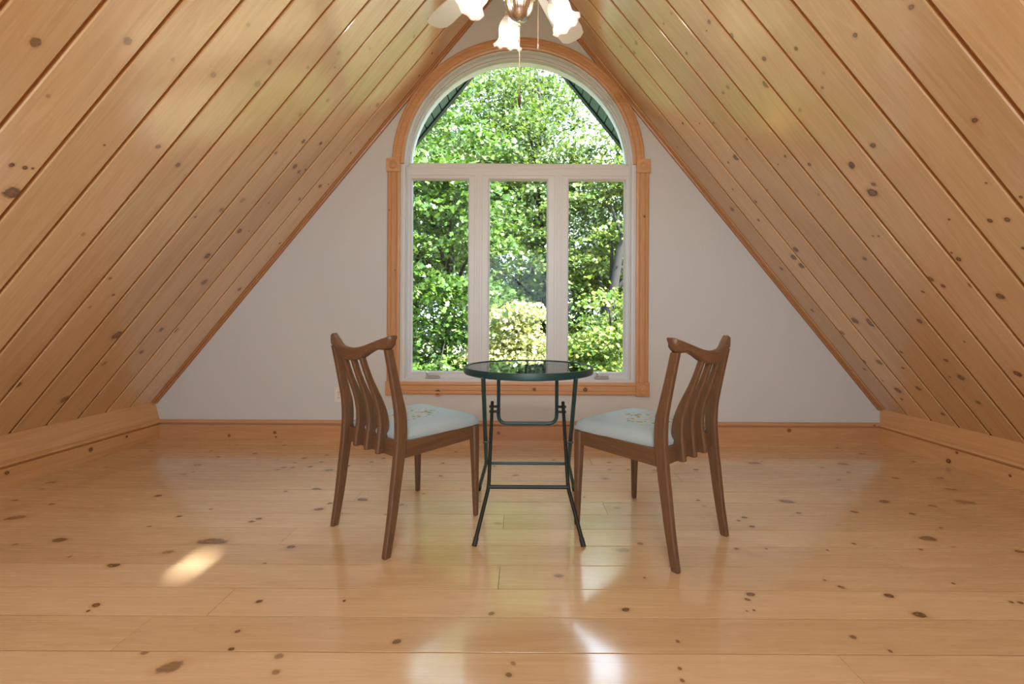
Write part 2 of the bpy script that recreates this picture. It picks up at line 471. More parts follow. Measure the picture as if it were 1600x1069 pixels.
def plank_mesh(name, L, W, T, bev, mat, knots, round_end=False):
    """board lying along local X (0..L) and Y (0..W), face at z=0 looking to +Z; knots: (x, y, r, dark, stretch)"""
    bm = bmesh.new()
    uvl = bm.loops.layers.uv.new('knot')
    kd = bm.faces.layers.float.new('knot_dark')
    prof = [(0, -T), (0, -bev), (bev, 0), (W - bev, 0), (W, -bev), (W, -T)]
    a = [bm.verts.new((0, y, z)) for y, z in prof]
    b = [bm.verts.new((L, y, z)) for y, z in prof]
    n = len(prof)
    for i in range(n):
        j = (i + 1) % n
        bm.faces.new((a[i], a[j], b[j], b[i]))
    bm.faces.new(a[::-1]); bm.faces.new(b)
    bmesh.ops.recalc_face_normals(bm, faces=bm.faces[:])
    for f in bm.faces:
        f[kd] = 0.0
        for l in f.loops: l[uvl].uv = (9, 9)
    N = 14
    for q, (kx, ky, r, dark, st) in enumerate(knots):
        z = 0.0003 + 0.00012 * (q % 4)
        rot = random.uniform(-.5, .5)
        ring = []
        cx_, cy_ = min(max(kx, .003), L - .003), min(max(ky, bev + .001), W - bev - .001)
        for i in range(N):
            t = 2 * math.pi * i / N
            ex, ey = 2.1 * math.cos(t), 2.1 * math.sin(t)
            px_, py_ = ex * r * st, ey * r
            x = kx + px_ * math.cos(rot / st) - py_ * math.sin(rot / st)
            y = ky + px_ * math.sin(rot / st) + py_ * math.cos(rot / st)
            x = min(max(x, .001), L - .001); y = min(max(y, bev), W - bev)
            ring.append((x, y))
        def uvof(x, y):
            dx, dy = x - kx, y - ky
            c, s = math.cos(rot / st), math.sin(rot / st)
            return ((dx * c + dy * s) / (r * st), (-dx * s + dy * c) / r)
        cv = bm.verts.new((cx_, cy_, z))
        rv = [bm.verts.new((x, y, z)) for x, y in ring]
        for i in range(N):
            j = (i + 1) % N
            try:
                f = bm.faces.new((cv, rv[i], rv[j]))
            except ValueError:
                continue
            f[kd] = dark
            for l in f.loops:
                l[uvl].uv = uvof(l.vert.co.x, l.vert.co.y)
    me = bpy.data.meshes.new(name)
    bm.to_mesh(me); bm.free()
    me.materials.append(mat)
    return me

def add_board(name, me, M, parent):
    o = bpy.data.objects.new(name, me)
    C.objects.link(o)
    o.parent = parent
    o.matrix_world = M
    return o

# ------------------------------------------------------------------ floor
XL, XRT = KL[0] + 0.035, KR[0]               # inner faces of the low boards at floor level
bm = bmesh.new()
bx(bm, XL - .35, XRT + .35, YB - TW, D + TW, -.26, -.0205)
floor = tag(obj('floor', bm, plain('dark floor joint', (0.09, 0.045, 0.018), .7)), 'honey pine floor of wide knotty boards', kind='structure')
FW = 0.1346
FY0 = 1.130 - 32 * FW
ROWJ = {}                                     # butt joints seen in the photograph
def joint(px, py):
    x, y = floor_pt(px, py)
    ROWJ.setdefault(int((y - FY0) // FW), []).append(x)
for p in ((780, 905), (447, 841), (347, 940), (124, 812), (787, 816), (1318, 760), (1325, 1040), (1395, 875), (560, 775), (1010, 708)):
    joint(*p)
rowk = {}
for (px, py, w, dk) in FK:
    x, y = floor_pt(px, py)
    r = w * y / FPX / 2
    rowk.setdefault(int((y - FY0) // FW), []).append((x, y, r, dk))
nrow = int((D - FY0) / FW) + 1
for i in range(nrow):
    y0 = FY0 + i * FW; y1 = min(y0 + FW, D)
    if y1 < YB + .02 or y1 - y0 < .02: continue
    y0 = max(y0, YB)
    js = sorted(ROWJ.get(i, []))
    if not js:
        js = [random.uniform(-2.2, 2.2)] if i > 22 else [random.uniform(-1.5, 1.5)]
    xs = [XL] + js + [XRT]
    for a, b in zip(xs[:-1], xs[1:]):
        ks = [(x - a, y - y0, r * .84, dk, random.uniform(1.0, 1.25) if r < .045 else random.uniform(1.0, 1.1)) for x, y, r, dk in rowk.get(i, []) if a <= x < b]
        ks = [(kx, ky, ra, dk, r / ra) for kx, ky, r, dk, st in ks for ra in (min(.48 * r + .003, .016 if r > .07 else .03),)]
        if i < 30 or i > 41:
            for q in range(int((b - a) * 1.5)):
                ks.append((random.uniform(.05, b - a - .05), random.uniform(.02, FW - .02), random.uniform(.004, .014), random.uniform(.4, .9), random.uniform(1, 1.5)))
        me = plank_mesh('plank', b - a - .0016, y1 - y0 - .0034, .020, .0004, M_FLOOR, ks)
        add_board('plank', me, Matrix.Translation((a, y0, random.uniform(-.0003, .0003))), floor)

# ------------------------------------------------------------------ sloping ceilings
CWD = 0.1745
TH = 0.16
SKYL = dict(y0=-0.60, y1=-0.36, u0=0, u1=0)
# unseen roof window added in the right slope to throw the floor's sun patch
pt = Vector((-1.245, 1.49, 0))
tt = (KR[1] + SL * (KR[0] - pt.x)) / (SUN_DIR.z + SL * SUN_DIR.x)
hit = pt + SUN_DIR * tt
SKYL['uc'] = (KR[0] - hit.x) / CA
SKYL['yc'] = hit.y

def slope_matrix(side, u, y, w=0.0):
    if side < 0:
        X = Vector((CA, 0, SA)); Z = Vector((SA, 0, -CA)); o = Vector((KL[0], 0, KL[1]))
    else:
        X = Vector((-CA, 0, SA)); Z = Vector((-SA, 0, -CA)); o = Vector((KR[0], 0, KR[1]))
    Y = Z.cross(X)
    p = o + X * u + Z * w + Vector((0, y, 0))
    return Matrix(((X.x, Y.x, Z.x, p.x), (X.y, Y.y, Z.y, p.y), (X.z, Y.z, Z.z, p.z), (0, 0, 0, 1)))
UL = (XR - KL[0]) / CA
UR = (KR[0] - XR) / CA

for side, Y0, KN, UU, nm in ((-1, 1.205, LK, UL, 'left'), (1, 1.362, RK, UR, 'right')):
    bm = bmesh.new()
    hw = .13
    su0, su1 = SKYL['uc'] - .045, SKYL['uc'] + .045
    sy0, sy1 = SKYL['yc'] - hw, SKYL['yc'] + hw
    sgn = -1 if side < 0 else 1                # local Y of the slope frame runs towards -y (left) or +y (right)
    def slab(u0, u1, ya, yb):
        lo, hi = sorted((ya * sgn, yb * sgn))
        bx(bm, u0, u1, lo, hi, -TH, -.011)
    y_a, y_b = YB - .9, D + TW + .02
    if side < 0:
        slab(-.45, UU + .10, y_a, y_b)
    else:
        slab(-.45, UU + .10, y_a, sy0); slab(-.45, UU + .10, sy1, y_b)
        slab(-.45, su0, sy0, sy1); slab(su1, UU + .10, sy0, sy1)
    ceil = obj('ceiling_' + nm, bm, M_GROOVE)
    ceil.matrix_world = slope_matrix(side, 0, 0)
    tag(ceil, 'steep sloping ceiling of knotty pine boards on the %s of the arched window' % nm, kind='structure')
    rowk = {}
    for (px, py, w, dk) in KN:
        u, y, t = slope_pt(px, py, side)
        rowk.setdefault(int(math.floor((y - Y0) / CWD)), []).append((u, y, w * t / FPX / 2 * .88, dk))
    i0 = int(math.floor((YB - Y0) / CWD)); i1 = int(math.floor((D - Y0) / CWD))
    for i in range(i0, i1 + 1):
        ya = max(Y0 + i * CWD, YB) + .0060; yb = min(Y0 + (i + 1) * CWD, D) - .0060
        if yb - ya < .015: continue
        segs = [(0.0, UU)]
        if side > 0 and yb > sy0 and ya < sy1:
            segs = [(0.0, su0), (su1, UU)]
        for a, b in segs:
            ks = []
            for u, y, r, dk in rowk.get(i, []):
                if a <= u < b:
                    ly = (yb - y) if sgn < 0 else (y - ya)
                    ks.append((u - a, ly, r, dk, random.uniform(1.0, 1.25)))
            if i < (0 if side < 0 else -1):
                for q in range(6):
                    ks.append((random.uniform(.1, b - a - .1), random.uniform(.02, CWD - .03), random.uniform(.004, .014), random.uniform(.4, 1), random.uniform(1, 1.4)))
            me = plank_mesh('plank', b - a, yb - ya, .0108, .0035, M_CEIL, ks)
            yo = yb if sgn < 0 else ya
            add_board('plank', me, slope_matrix(side, a, yo, 0.0), ceil)

# glass and lining of the added roof window (behind the viewer, above)
bm = bmesh.new()
for (u0, u1, v0, v1) in ((su0 - .02, su0, sy0, sy1), (su1, su1 + .02, sy0, sy1), (su0 - .02, su1 + .02, sy0 - .02, sy0), (su0 - .02, su1 + .02, sy1, sy1 + .02)):
    bx(bm, u0, u1, v0, v1, -TH - .03, .006)
w3 = tag(obj('added_window_3', bm, M_VINYL), 'small added roof window in the right slope behind the viewer, for the sun patch', kind='structure')
w3.matrix_world = slope_matrix(1, 0, 0)
bm = bmesh.new(); bx(bm, su0, su1, sy0, sy1, -TH + .02, -TH + .024)
p = obj('pane', bm, M_GLASS, w3)

# shingled roof over the boards, one object per slope
for side, UU in ((-1, UL), (1, UR)):
    bm = bmesh.new()
    sgn = -1 if side < 0 else 1
    def slab2(u0, u1, ya, yb):
        lo, hi = sorted((ya * sgn, yb * sgn))
        bx(bm, u0, u1, lo, hi, -TH - .05, -TH - .002)
    if side < 0:
        slab2(-.75, UU + .18, YB - .9, 3.76)
    else:
        slab2(-.75, UU + .18, YB - .9, sy0); slab2(-.75, UU + .18, sy1, 3.76)
        slab2(-.75, su0, sy0, sy1); slab2(su1, UU + .18, sy0, sy1)
    ro = obj('roof_' + ('left' if side < 0 else 'right'), bm, M_ROOF)
    ro.matrix_world = slope_matrix(side, 0, 0)
    tag(ro, 'dark shingled roof slope on the %s' % ('left' if side < 0 else 'right'), kind='structure')
    # green metal soffit under the gable overhang, panel by panel
    PW = 0.108
    bm = bmesh.new()
    lo, hi = sorted((3.705 * sgn, 3.755 * sgn))
    bx(bm, -.75, UU + .08, lo, hi, -TH, .012)
    so = obj('soffit', bm, plain('dark green fascia', (0.006, 0.020, 0.016), .5))
    so.matrix_world = slope_matrix(side, 0, 0)
    tag(so, 'dark green ribbed metal soffit outside the arched window on the %s' % ('left' if side < 0 else 'right'), kind='structure')
    lo, hi = sorted(((D + TW + .005) * sgn, 3.705 * sgn))
    bm = bmesh.new()
    bx(bm, 0, PW - .008, lo, hi, -.022, 0.0, .003)
    o0 = obj('soffit_panel', bm, M_SOFFIT)
    for k in range(int((UU + .6) / PW)):
        o = o0 if k == 0 else o0.copy()
        if k: C.objects.link(o)
        o.parent = so
        o.matrix_world = slope_matrix(side, -.6 + k * PW, 0)

# ------------------------------------------------------------------ gable wall with the arched opening
HR = 0.89                                    # half width / radius of the opening
HZ0, HZC = 0.4465, 2.120
def gable(name, y0, y1, hole):
    bm = bmesh.new()
    outer = [(KL[0] - .12, -.02), (KR[0] + .12, -.02), (KR[0] + .12, KR[1] + .02), (XR, ZR + .145), (KL[0] - .12, KL[1] + .02)]
    def loop(pts):
        vs = [bm.verts.new((x, y0, z)) for x, z in pts]
        return [bm.edges.new((vs[i], vs[(i + 1) % len(vs)])) for i in range(len(vs))]
    es = loop(outer) + loop(hole)
    bmesh.ops.triangle_fill(bm, use_beauty=True, edges=es)
    r = bmesh.ops.extrude_face_region(bm, geom=bm.faces[:])
    for v in [g for g in r['geom'] if isinstance(g, bmesh.types.BMVert)]:
        v.co.y = y1
    return obj(name, bm, M_WALL)
hole = [(CX - HR, HZ0), (CX + HR, HZ0)] + [(CX + HR * math.cos(math.pi * k / 40), HZC + HR * math.sin(math.pi * k / 40)) for k in range(41)]
tag(gable('wall_back', D, D + TW, hole), 'off white papered gable wall around the arched window', kind='structure')
hole2 = [(-1.3, .85), (1.3, .85), (1.3, 1.75), (.65, 2.55), (-.65, 2.55), (-1.3, 1.75)]  # opening of the added rear window, shaped for the daylight it lets in
tag(gable('wall_front', YB - TW, YB, hole2), 'off white gable wall behind the viewer', kind='structure')

# knee boards at the foot of the slopes
bm = bmesh.new()
bx(bm, KR[0] + .001, KR[0] + .12, YB, D, -.02, KR[1])
tag(obj('wall_right', bm, M_TRIMY), 'low upright pine board at the foot of the right slope', kind='structure')
bm = bmesh.new()
loft(bm, [[Vector((XL - .001, y, -.02)), Vector((XL - .001, y, .15)), Vector((KL[0] - .001, y, KL[1])), Vector((KL[0] - .12, y, KL[1])), Vector((KL[0] - .12, y, -.02))] for y in (YB, D)])
tag(obj('wall_left', bm, M_TRIMY), 'low pine board at the foot of the left slope', kind='structure')

def knot_discs(o, spots):
    """flat knots in the face of a trim board; spots: (point, normal axis, radius, dark)"""
    bm = bmesh.new(); bm.from_mesh(o.data)
    uvl = bm.loops.layers.uv.get('knot') or bm.loops.layers.uv.new('knot')
    kd = bm.faces.layers.float.get('knot_dark') or bm.faces.layers.float.new('knot_dark')
    for f in bm.faces:
        f[kd] = 0
        for l in f.loops: l[uvl].uv = (9, 9)
    for c, nrm, r, dk in spots:
        c = Vector(c); nrm = Vector(nrm).normalized()
        a = nrm.orthogonal().normalized(); b = nrm.cross(a)
        cv = bm.verts.new(c)
        rv = [bm.verts.new(c + (a * math.cos(2 * math.pi * i / 14) + b * math.sin(2 * math.pi * i / 14)) * r * 1.5) for i in range(14)]
        for i in range(14):
            j = (i + 1) % 14
            f = bm.faces.new((cv, rv[i], rv[j])); f[kd] = dk
            for l in f.loops:
                d = l.vert.co - c
                l[uvl].uv = (d.dot(a) / r, d.dot(b) / r)
    bm.to_mesh(o.data); bm.free()

# baseboards: board with a stepped bead on top
BP = [(0, 0), (.015, 0), (.015, .110), (.006, .113), (.006, .121), (.026, .125), (.029, .131), (.026, .138), (.012, .146), (0, .148)]
def base_profile(name, ring_fn, ends, mat, label):
    bm = bmesh.new()
    loft(bm, [[ring_fn(e, d, z) for d, z in BP] for e in ends])
    return tag(obj(name, bm, mat), label, kind='structure')
bb = base_profile('baseboard_back', lambda e, d, z: Vector((e, D - d, z)), (XL, XRT), M_TRIMX, 'knotty pine baseboard below the arched window')
def wx(px): return (px - VX) * D / FPX
def wz(px, py): return ZC - ((py - VY) - 0.005 * (px - VX)) * D / FPX
knot_discs(bb, [((wx(x), D - .0155, wz(x, y)), (0, -1, 0), r, 1.0) for x, y, r in ((361, 680, .012), (432, 675, .012), (434, 682, .008), (1232, 672, .015), (780, 676, .012))]
           + [((wx(1362), D - .0295, .131), (0, -1, 0), .007, .9)])
bl = base_profile('baseboard_left', lambda e, d, z: Vector((XL + d, e, z)), (YB, D), M_TRIMY, 'pine baseboard with grooved bead along the left slope')
knot_discs(bl, [((XL + .0155, y, z), (1, 0, 0), r, 1) for y, z, r in ((2.20, .085, .011), (2.63, .075, .014), (2.87, .09, .010))])
br = base_profile('baseboard_right', lambda e, d, z: Vector((XRT - d, e, z)), (YB, D), M_TRIMY, 'pine baseboard with grooved bead along the right slope')
knot_discs(br, [((XRT - .0155, y, z), (-1, 0, 0), r, 1) for y, z, r in ((2.63, .030, .016), (2.58, .100, .009), (2.30, .06, .008))])

# mouldings in the angle between the slopes and the gable wall
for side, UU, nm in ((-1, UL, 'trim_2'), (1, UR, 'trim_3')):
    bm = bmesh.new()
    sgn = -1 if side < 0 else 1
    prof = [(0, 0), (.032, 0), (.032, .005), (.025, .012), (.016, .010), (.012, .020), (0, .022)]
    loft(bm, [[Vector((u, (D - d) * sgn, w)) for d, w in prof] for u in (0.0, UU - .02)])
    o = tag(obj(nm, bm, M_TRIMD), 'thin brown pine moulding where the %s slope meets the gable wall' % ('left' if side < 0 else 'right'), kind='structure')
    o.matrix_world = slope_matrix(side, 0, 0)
# ridge cover strip
bm = bmesh.new(); bx(bm, XR - .02, XR + .02, YB, D, ZR - .045, ZR - .01)
tag(obj('trim_4', bm, M_TRIMY), 'pine strip along the ridge above the ceiling fan', kind='structure')

# ------------------------------------------------------------------ window casing
cas = tag(empty('trim_1', (CX, D, 0)), 'fluted pine casing with corner rosettes around the arched window', kind='structure')
W_ = .096
CP = [(0, 0), (0, .015), (.012, .019), (.022, .019), (.028, .013), (.034, .017), (.062, .017), (.068, .013), (.074, .019), (.086, .019), (W_, .014), (W_, 0)]
def casing(name, ring_fn, ends, mat, spots=()):
    bm = bmesh.new()
    loft(bm, [[ring_fn(e, d, h) for d, h in CP] for e in ends])
    o = obj(name, bm, mat, cas)
    if spots: knot_discs(o, spots)
    return o
BZ0, BZ1 = .343, .446
casing('side_casing', lambda e, d, h: Vector((-.906 - d, -h, e)), (BZ1, 2.052), M_TRIMZ, [((-.985, -.0195, 1.76), (0, -1, 0), .006, 1), ((-.94, -.0175, 1.30), (0, -1, 0), .005, 1)])
casing('side_casing', lambda e, d, h: Vector((.906 + d, -h, e)), (BZ1, 2.052), M_TRIMZ, [((.965, -.0195, 1.72), (0, -1, 0), .010, 1)])
casing('bottom_casing', lambda e, d, h: Vector((e, -h, BZ1 - d)), (-.906, .906), M_TRIMX,
       [((x, -.0175, z), (0, -1, 0), r, 1) for x, z, r in ((-.61, .368, .022), (-.27, .378, .009), (.13, .392, .014), (.52, .392, .018))])
casing('arch_casing', lambda e, d, h: Vector(((.880 + d * .93) * math.cos(e), -h, HZC + (.880 + d * .93) * math.sin(e))), [math.pi * k / 48 for k in range(49)], M_TRIMX)
for sx, zc_ in ((-1, 2.105), (1, 2.105), (-1, .396), (1, .396)):
    bm = bmesh.new()
    bx(bm, -.053, .053, -.026, 0, -.053, .053, .003)
    b = obj('corner_block', bm, M_TRIMX, cas)
    b.location = (sx * .957, 0, zc_)
    bm = bmesh.new()
    lathe(bm, [(.0, .004), (.008, .0045), (.013, .001), (.017, .001), (.022, .0055), (.028, .0055), (.033, 0)], 24, Matrix.Translation((0, -.0258, 0)) @ Matrix.Rotation(R(90), 4, 'X'))
    obj('rosette', bm, M_TRIMX, b, 40)

# ------------------------------------------------------------------ arched window
win = tag(empty('window_1', (CX, D, 0)), 'white arched window with three tall casements looking into trees', kind='structure')
def arch_path(r, z0, zc_, n=40, bottom=True):
    pts = [Vector((-r, 0, z0)), Vector((r, 0, z0))] if bottom else []
    return pts + [Vector((r * math.cos(math.pi * k / n), 0, zc_ + r * math.sin(math.pi * k / n))) for k in range(n + 1)]
def frame_ring(bm, outer, inner, y0, y1):
    rings = [[Vector((p.x, y0, p.z)) for p in outer], [Vector((p.x, y0, p.z)) for p in inner],
             [Vector((p.x, y1, p.z)) for p in inner], [Vector((p.x, y1, p.z)) for p in outer]]
    vv = [[bm.verts.new(p) for p in r] for r in rings]
    n = len(outer)
    for a in range(4):
        b = (a + 1) % 4
        for i in range(n):
            j = (i + 1) % n
            bm.faces.new((vv[a][i], vv[a][j], vv[b][j], vv[b][i]))
bm = bmesh.new()
frame_ring(bm, arch_path(HR, HZ0, HZC), arch_path(.872, HZ0 + .020, HZC), .002, .19)
frame_ring(bm, arch_path(.872, HZ0 + .020, HZC), arch_path(.866, HZ0 + .026, HZC), .04, .19)
obj('frame', bm, M_VINYL, win)
bm = bmesh.new()
bx(bm, -.866, .866, .050, .16, 2.052, 2.112, .002)
obj('transom', bm, M_VINYL, win)
for s in (-1, 1):
    bm = bmesh.new()
    bx(bm, s * .312 - .030, s * .312 + .030, .046, .16, HZ0 + .02, 2.052, .002)
    bx(bm, s * .312 - .012, s * .312 + .012, .041, .05, HZ0 + .02, 2.052, .002)
    obj('mullion', bm, M_VINYL, win)
def rect(x0, x1, z0, z1): return [Vector((x0, 0, z0)), Vector((x1, 0, z0)), Vector((x1, 0, z1)), Vector((x0, 0, z1))]
GZ0, GZ1 = .519, 2.018
for x0, x1, crank in ((-.830, -.395, -.66), (-.224, .224, None), (.398, .830, .655)):
    bm = bmesh.new()
    ox0 = -.866 if x0 < -.5 else x0 - .058; ox1 = .866 if x1 > .5 else x1 + .058
    frame_ring(bm, rect(ox0, ox1, HZ0 + .02, 2.052), rect(x0 - .012, x1 + .012, GZ0 - .012, GZ1 + .012), .056, .12)
    sash = obj('sash', bm, M_VINYL, win)
    bm = bmesh.new()
    O, I = rect(x0 - .012, x1 + .012, GZ0 - .012, GZ1 + .012), rect(x0, x1, GZ0, GZ1)
    vo = [bm.verts.new(p + Vector((0, .050, 0))) for p in O]; vm = [bm.verts.new(p * .4 + q * .6 + Vector((0, .058, 0))) for p, q in zip(O, I)]
    vi = [bm.verts.new(p + Vector((0, .088, 0))) for p in I]; vb = [bm.verts.new(p + Vector((0, .118, 0))) for p in O]
    for a_, b_ in ((vo, vm), (vm, vi), (vi, vb), (vb, vo)):
        for i in range(4):
            j = (i + 1) % 4
            bm.faces.new((a_[i], a_[j], b_[j], b_[i]))
    obj('glazing_bead', bm, M_VINYL, sash)
    bm = bmesh.new(); bx(bm, x0 - .004, x1 + .004, .089, .093, GZ0 - .004, GZ1 + .004)
    obj('pane', bm, M_GLASS, sash)
    if crank is not None:
        bm = bmesh.new()
        bx(bm, crank - .055, crank + .055, .018, .054, HZ0 + .022, HZ0 + .036, .004)
        bx(bm, crank - .030, crank + .050, .016, .030, HZ0 + .040, HZ0 + .050, .003)
        s_ = 1 if crank < 0 else -1
        tube(bm, [(crank - .040 * 1, .022, HZ0 + .036), (crank - .040, .016, HZ0 + .062), (crank - .036, .012, HZ0 + .072)], [.008, .006, .009], 10)
        obj('crank_handle', bm, M_HANDLE, sash)
bm = bmesh.new()
frame_ring(bm, arch_path(.870, 2.108, HZC), arch_path(.858, 2.132, HZC - .002), .046, .12)
frame_ring(bm, arch_path(.859, 2.131, HZC - .002), arch_path(.848, 2.149, HZC - .004), .060, .12)
asash = obj('arch_sash', bm, M_VINYL, win)
bm = bmesh.new()
pts = arch_path(.850, 2.147, HZC - .004)
a_ = [bm.verts.new(p + Vector((0, .089, 0))) for p in pts]; b_ = [bm.verts.new(p + Vector((0, .093, 0))) for p in pts]
bm.faces.new(a_); bm.faces.new(b_[::-1])
for i in range(len(pts)):
    j = (i + 1) % len(pts); bm.faces.new((a_[i], a_[j], b_[j], b_[i]))
obj('pane', bm, M_GLASS, asash)

# unseen window added in the wall behind the viewer to bring in daylight
w2 = tag(empty('added_window_2', (0, YB, 0)), 'wide white window added in the gable behind the viewer for daylight', kind='structure')
bm = bmesh.new()
O = [Vector((x, 0, z)) for x, z in hole2]
cen = Vector((0, 0, 1.6))
I = [cen + (p - cen) * .955 for p in O]
frame_ring(bm, O, I, -.12, -.02)
bx(bm, -.03, .03, -.11, -.03, .90, 2.50)
obj('frame', bm, M_VINYL, w2)
bm = bmesh.new()
f = bm.faces.new([bm.verts.new(p + Vector((0, -.08, 0))) for p in I])
bmesh.ops.solidify(bm, geom=[f], thickness=.004)
obj('pane', bm, M_GLASS, w2)

# ------------------------------------------------------------------ wall outlet
ot = tag(empty('wall_outlet', (wx(530.5), D, wz(530.5, 617))), 'white duplex power outlet on the wall behind the left chair', 'outlet')
bm = bmesh.new(); bx(bm, -.035, .035, -.006, 0, -.057, .057, .0025)
obj('cover_plate', bm, M_WHITE, ot)
for dz in (-.020, .020):
    bm = bmesh.new(); bx(bm, -.0165, .0165, -.009, -.005, dz - .0145, dz + .0145, .003)
    sk = obj('socket', bm, M_WHITE, ot)
    for dx in (-.006, .006):
        bm = bmesh.new(); bx(bm, dx - .0012, dx + .0012, -.0095, -.0088, dz - .002, dz + .008)
        obj('slot', bm, M_SLOT, sk)
    bm = bmesh.new(); bx(bm, -.0025, .0025, -.0095, -.0088, dz - .010, dz - .005)
    obj('slot', bm, M_SLOT, sk)
bm = bmesh.new(); lathe(bm, [(0, .001), (.003, .0008), (.0035, 0)], 10, Matrix.Translation((0, -.006, 0)) @ Matrix.Rotation(R(90), 4, 'X'))
obj('screw', bm, M_STEEL, ot)

# ------------------------------------------------------------------ dining chairs
def interp(tab, z):
    zs = [t[0] for t in tab]
    return [float(np.interp(z, zs, [t[k] for t in tab])) for k in range(1, len(tab[0]))]

def smooth_tab(tab, n):
    """Catmull-Rom through the rows"""
    out = []
    P = [np.array(t, float) for t in tab]
    for i in range(len(P) - 1):
        p0, p1, p2, p3 = P[max(i - 1, 0)], P[i], P[i + 1], P[min(i + 2, len(P) - 1)]
        for k in range(n):
            t = k / n
            out.append(.5 * ((2 * p1) + (-p0 + p2) * t + (2 * p0 - 5 * p1 + 4 * p2 - p3) * t * t + (-p0 + 3 * p1 - 3 * p2 + p3) * t ** 3))
    out.append(P[-1])
    return out

def make_chair(label, loc, rz):
    t = tag(empty('dining_chair', loc, rz), label, 'chair', 'dining chairs at the glass table')
    Xv, Yv, Zv = Vector((1, 0, 0)), Vector((0, 1, 0)), Vector((0, 0, 1))
    # rear legs run up into the back posts: z, y, half depth, half width
    tab = [(0.0, 0.0, .0135, .0115), (.012, .001, .0155, .0130), (.13, .021, .0180, .0140), (.26, .038, .0205, .0145), (.38, .053, .0225, .0150), (.47, .060, .0240, .0150), (.545, .057, .0235, .0145), (.60, .046, .0205, .0140), (.70, .024, .0175, .0135), (.802, .002, .0165, .0130)]
    for s in (-1, 1):
        bm = bmesh.new()
        rings = []
        for z, y, b, a in smooth_tab(tab, 4):
            xx = s * (.201 - .010 * math.sin(min(z / .5, 1) * math.pi / 2) * 0 + .004 * (z / .8))
            rings.append(oct_ring((xx, y, z), Xv, Yv, a, b, .35))
        loft(bm, rings)
        obj('rear_leg', bm, M_CHAIR, t, 35)
        # front legs, tapered
        bm = bmesh.new()
        rings = []
        for z, x, y, a in ((0, .219, .466, .0095), (.008, .219, .466, .0108), (.20, .2165, .463, .0150), (.36, .214, .460, .0190), (.425, .213, .459, .0195)):
            rings.append(oct_ring((s * x, y, z), Xv, Yv, a, a, .35))
        loft(bm, rings)
        obj('front_leg', bm, M_CHAIR, t, 35)
        # side rails
        bm = bmesh.new()
        rings = [oct_ring((s * .2015, .062, .398), Xv, Zv, .0105, .0325, .15), oct_ring((s * .2125, .446, .398), Xv, Zv, .0105, .0325, .15)]
        loft(bm, rings)
        obj('side_rail', bm, M_CHAIRY, t)
    for nm, y, w in (('rear_rail', .066, .190), ('front_rail', .462, .197)):
        bm = bmesh.new(); bx(bm, -w, w, y - .0105, y + .0105, .3655, .4305, .002)
        obj(nm, bm, M_CHAIRX, t)
    # crest rail: dips in the middle, sweeps up to horned ends
    bm = bmesh.new()
    tb = [(-.230, .846, .857, .012), (-.220, .815, .856, .005), (-.205, .800, .850, .001), (-.180, .801, .843, -.006), (-.150, .800, .833, -.014), (-.120, .786, .823, -.022), (-.090, .769, .814, -.028), (-.055, .757, .807, -.033), (0, .752, .803, -.036)]
    tb = tb + [(-a, b, c, d) for a, b, c, d in tb[-2::-1]]
    rings = []
    for x, zb, zt, y in smooth_tab(tb, 3):
        th = .0145 + .004 * min(1, abs(x) / .2)
        if abs(x) > .222: th *= .62
        rings.append(oct_ring((x, y, (zb + zt) / 2), Yv, Zv, th, (zt - zb) / 2, .45))
    loft(bm, rings)
    obj('crest_rail', bm, M_CHAIRX, t, 40)
    # three bowed slats
    st = [(.369, .043, .017), (.375, .045, .021), (.40, .050, .0235), (.44, .056, .0245), (.487, .060, .0240), (.54, .053, .0215), (.60, .034, .0170), (.665, .006, .0135), (.72, -.014, .0120), (.765, -.028, .0115)]
    for lx in (-1, 0, 1):
        bm = bmesh.new()
        rings = []
        for z, y, b in smooth_tab(st, 3):
            x = lx * (.086 - .016 * max(0, min(1, (z - .40) / .36)))
            rings.append(oct_ring((x, y, z), Xv, Yv, .0125, b, .45))
        loft(bm, rings)
        obj('back_slat', bm, M_CHAIR, t, 35)
    # padded seat
    bm = bmesh.new()
    N = 22
    grid = []
    for j in range(N + 1):
        row = []
        for i in range(N + 1):
            u, v = -1 + 2 * i / N, -1 + 2 * j / N
            # squircle-like rounding of the corners in plan
            k = 1 - .045 * (abs(u) ** 5) * (abs(v) ** 5)
            hw = .200 + (.236 - .200) * (v + 1) / 2
            x = hw * u * k; y = .280 + .212 * v * k
            e = max(abs(u), abs(v))
            h = (1 - abs(u) ** 10) ** .5 * (1 - abs(v) ** 10) ** .5
            z = .446 + .030 * h + .006 * (1 - u * u) * (1 - v * v)
            row.append(bm.verts.new((x, y, z)))
        grid.append(row)
    for j in range(N):
        for i in range(N):
            bm.faces.new((grid[j][i], grid[j][i + 1], grid[j + 1][i + 1], grid[j + 1][i]))
    edge = [grid[0][i] for i in range(N + 1)] + [grid[j][N] for j in range(1, N + 1)] + [grid[N][i] for i in range(N - 1, -1, -1)] + [grid[j][0] for j in range(N - 1, 0, -1)]
    low = [bm.verts.new(Vector((v.co.x * .985, .28 + (v.co.y - .28) * .985, .4285))) for v in edge]
    for i in range(len(edge)):
        j = (i + 1) % len(edge)
        bm.faces.new((edge[i], edge[j], low[j], low[i]))
    bm.faces.new(low[::-1])
    obj('seat_cushion', bm, M_CUSHION, t, 60)
    return t
make_chair('brown slat-back chair with pale blue floral seat, left of the glass table', (-.6655, 1.7045, 0), -math.atan2(.627, .779))
make_chair('brown slat-back chair with pale blue floral seat, right of the glass table', (.730, 1.630, 0), math.atan2(.6425, .766))

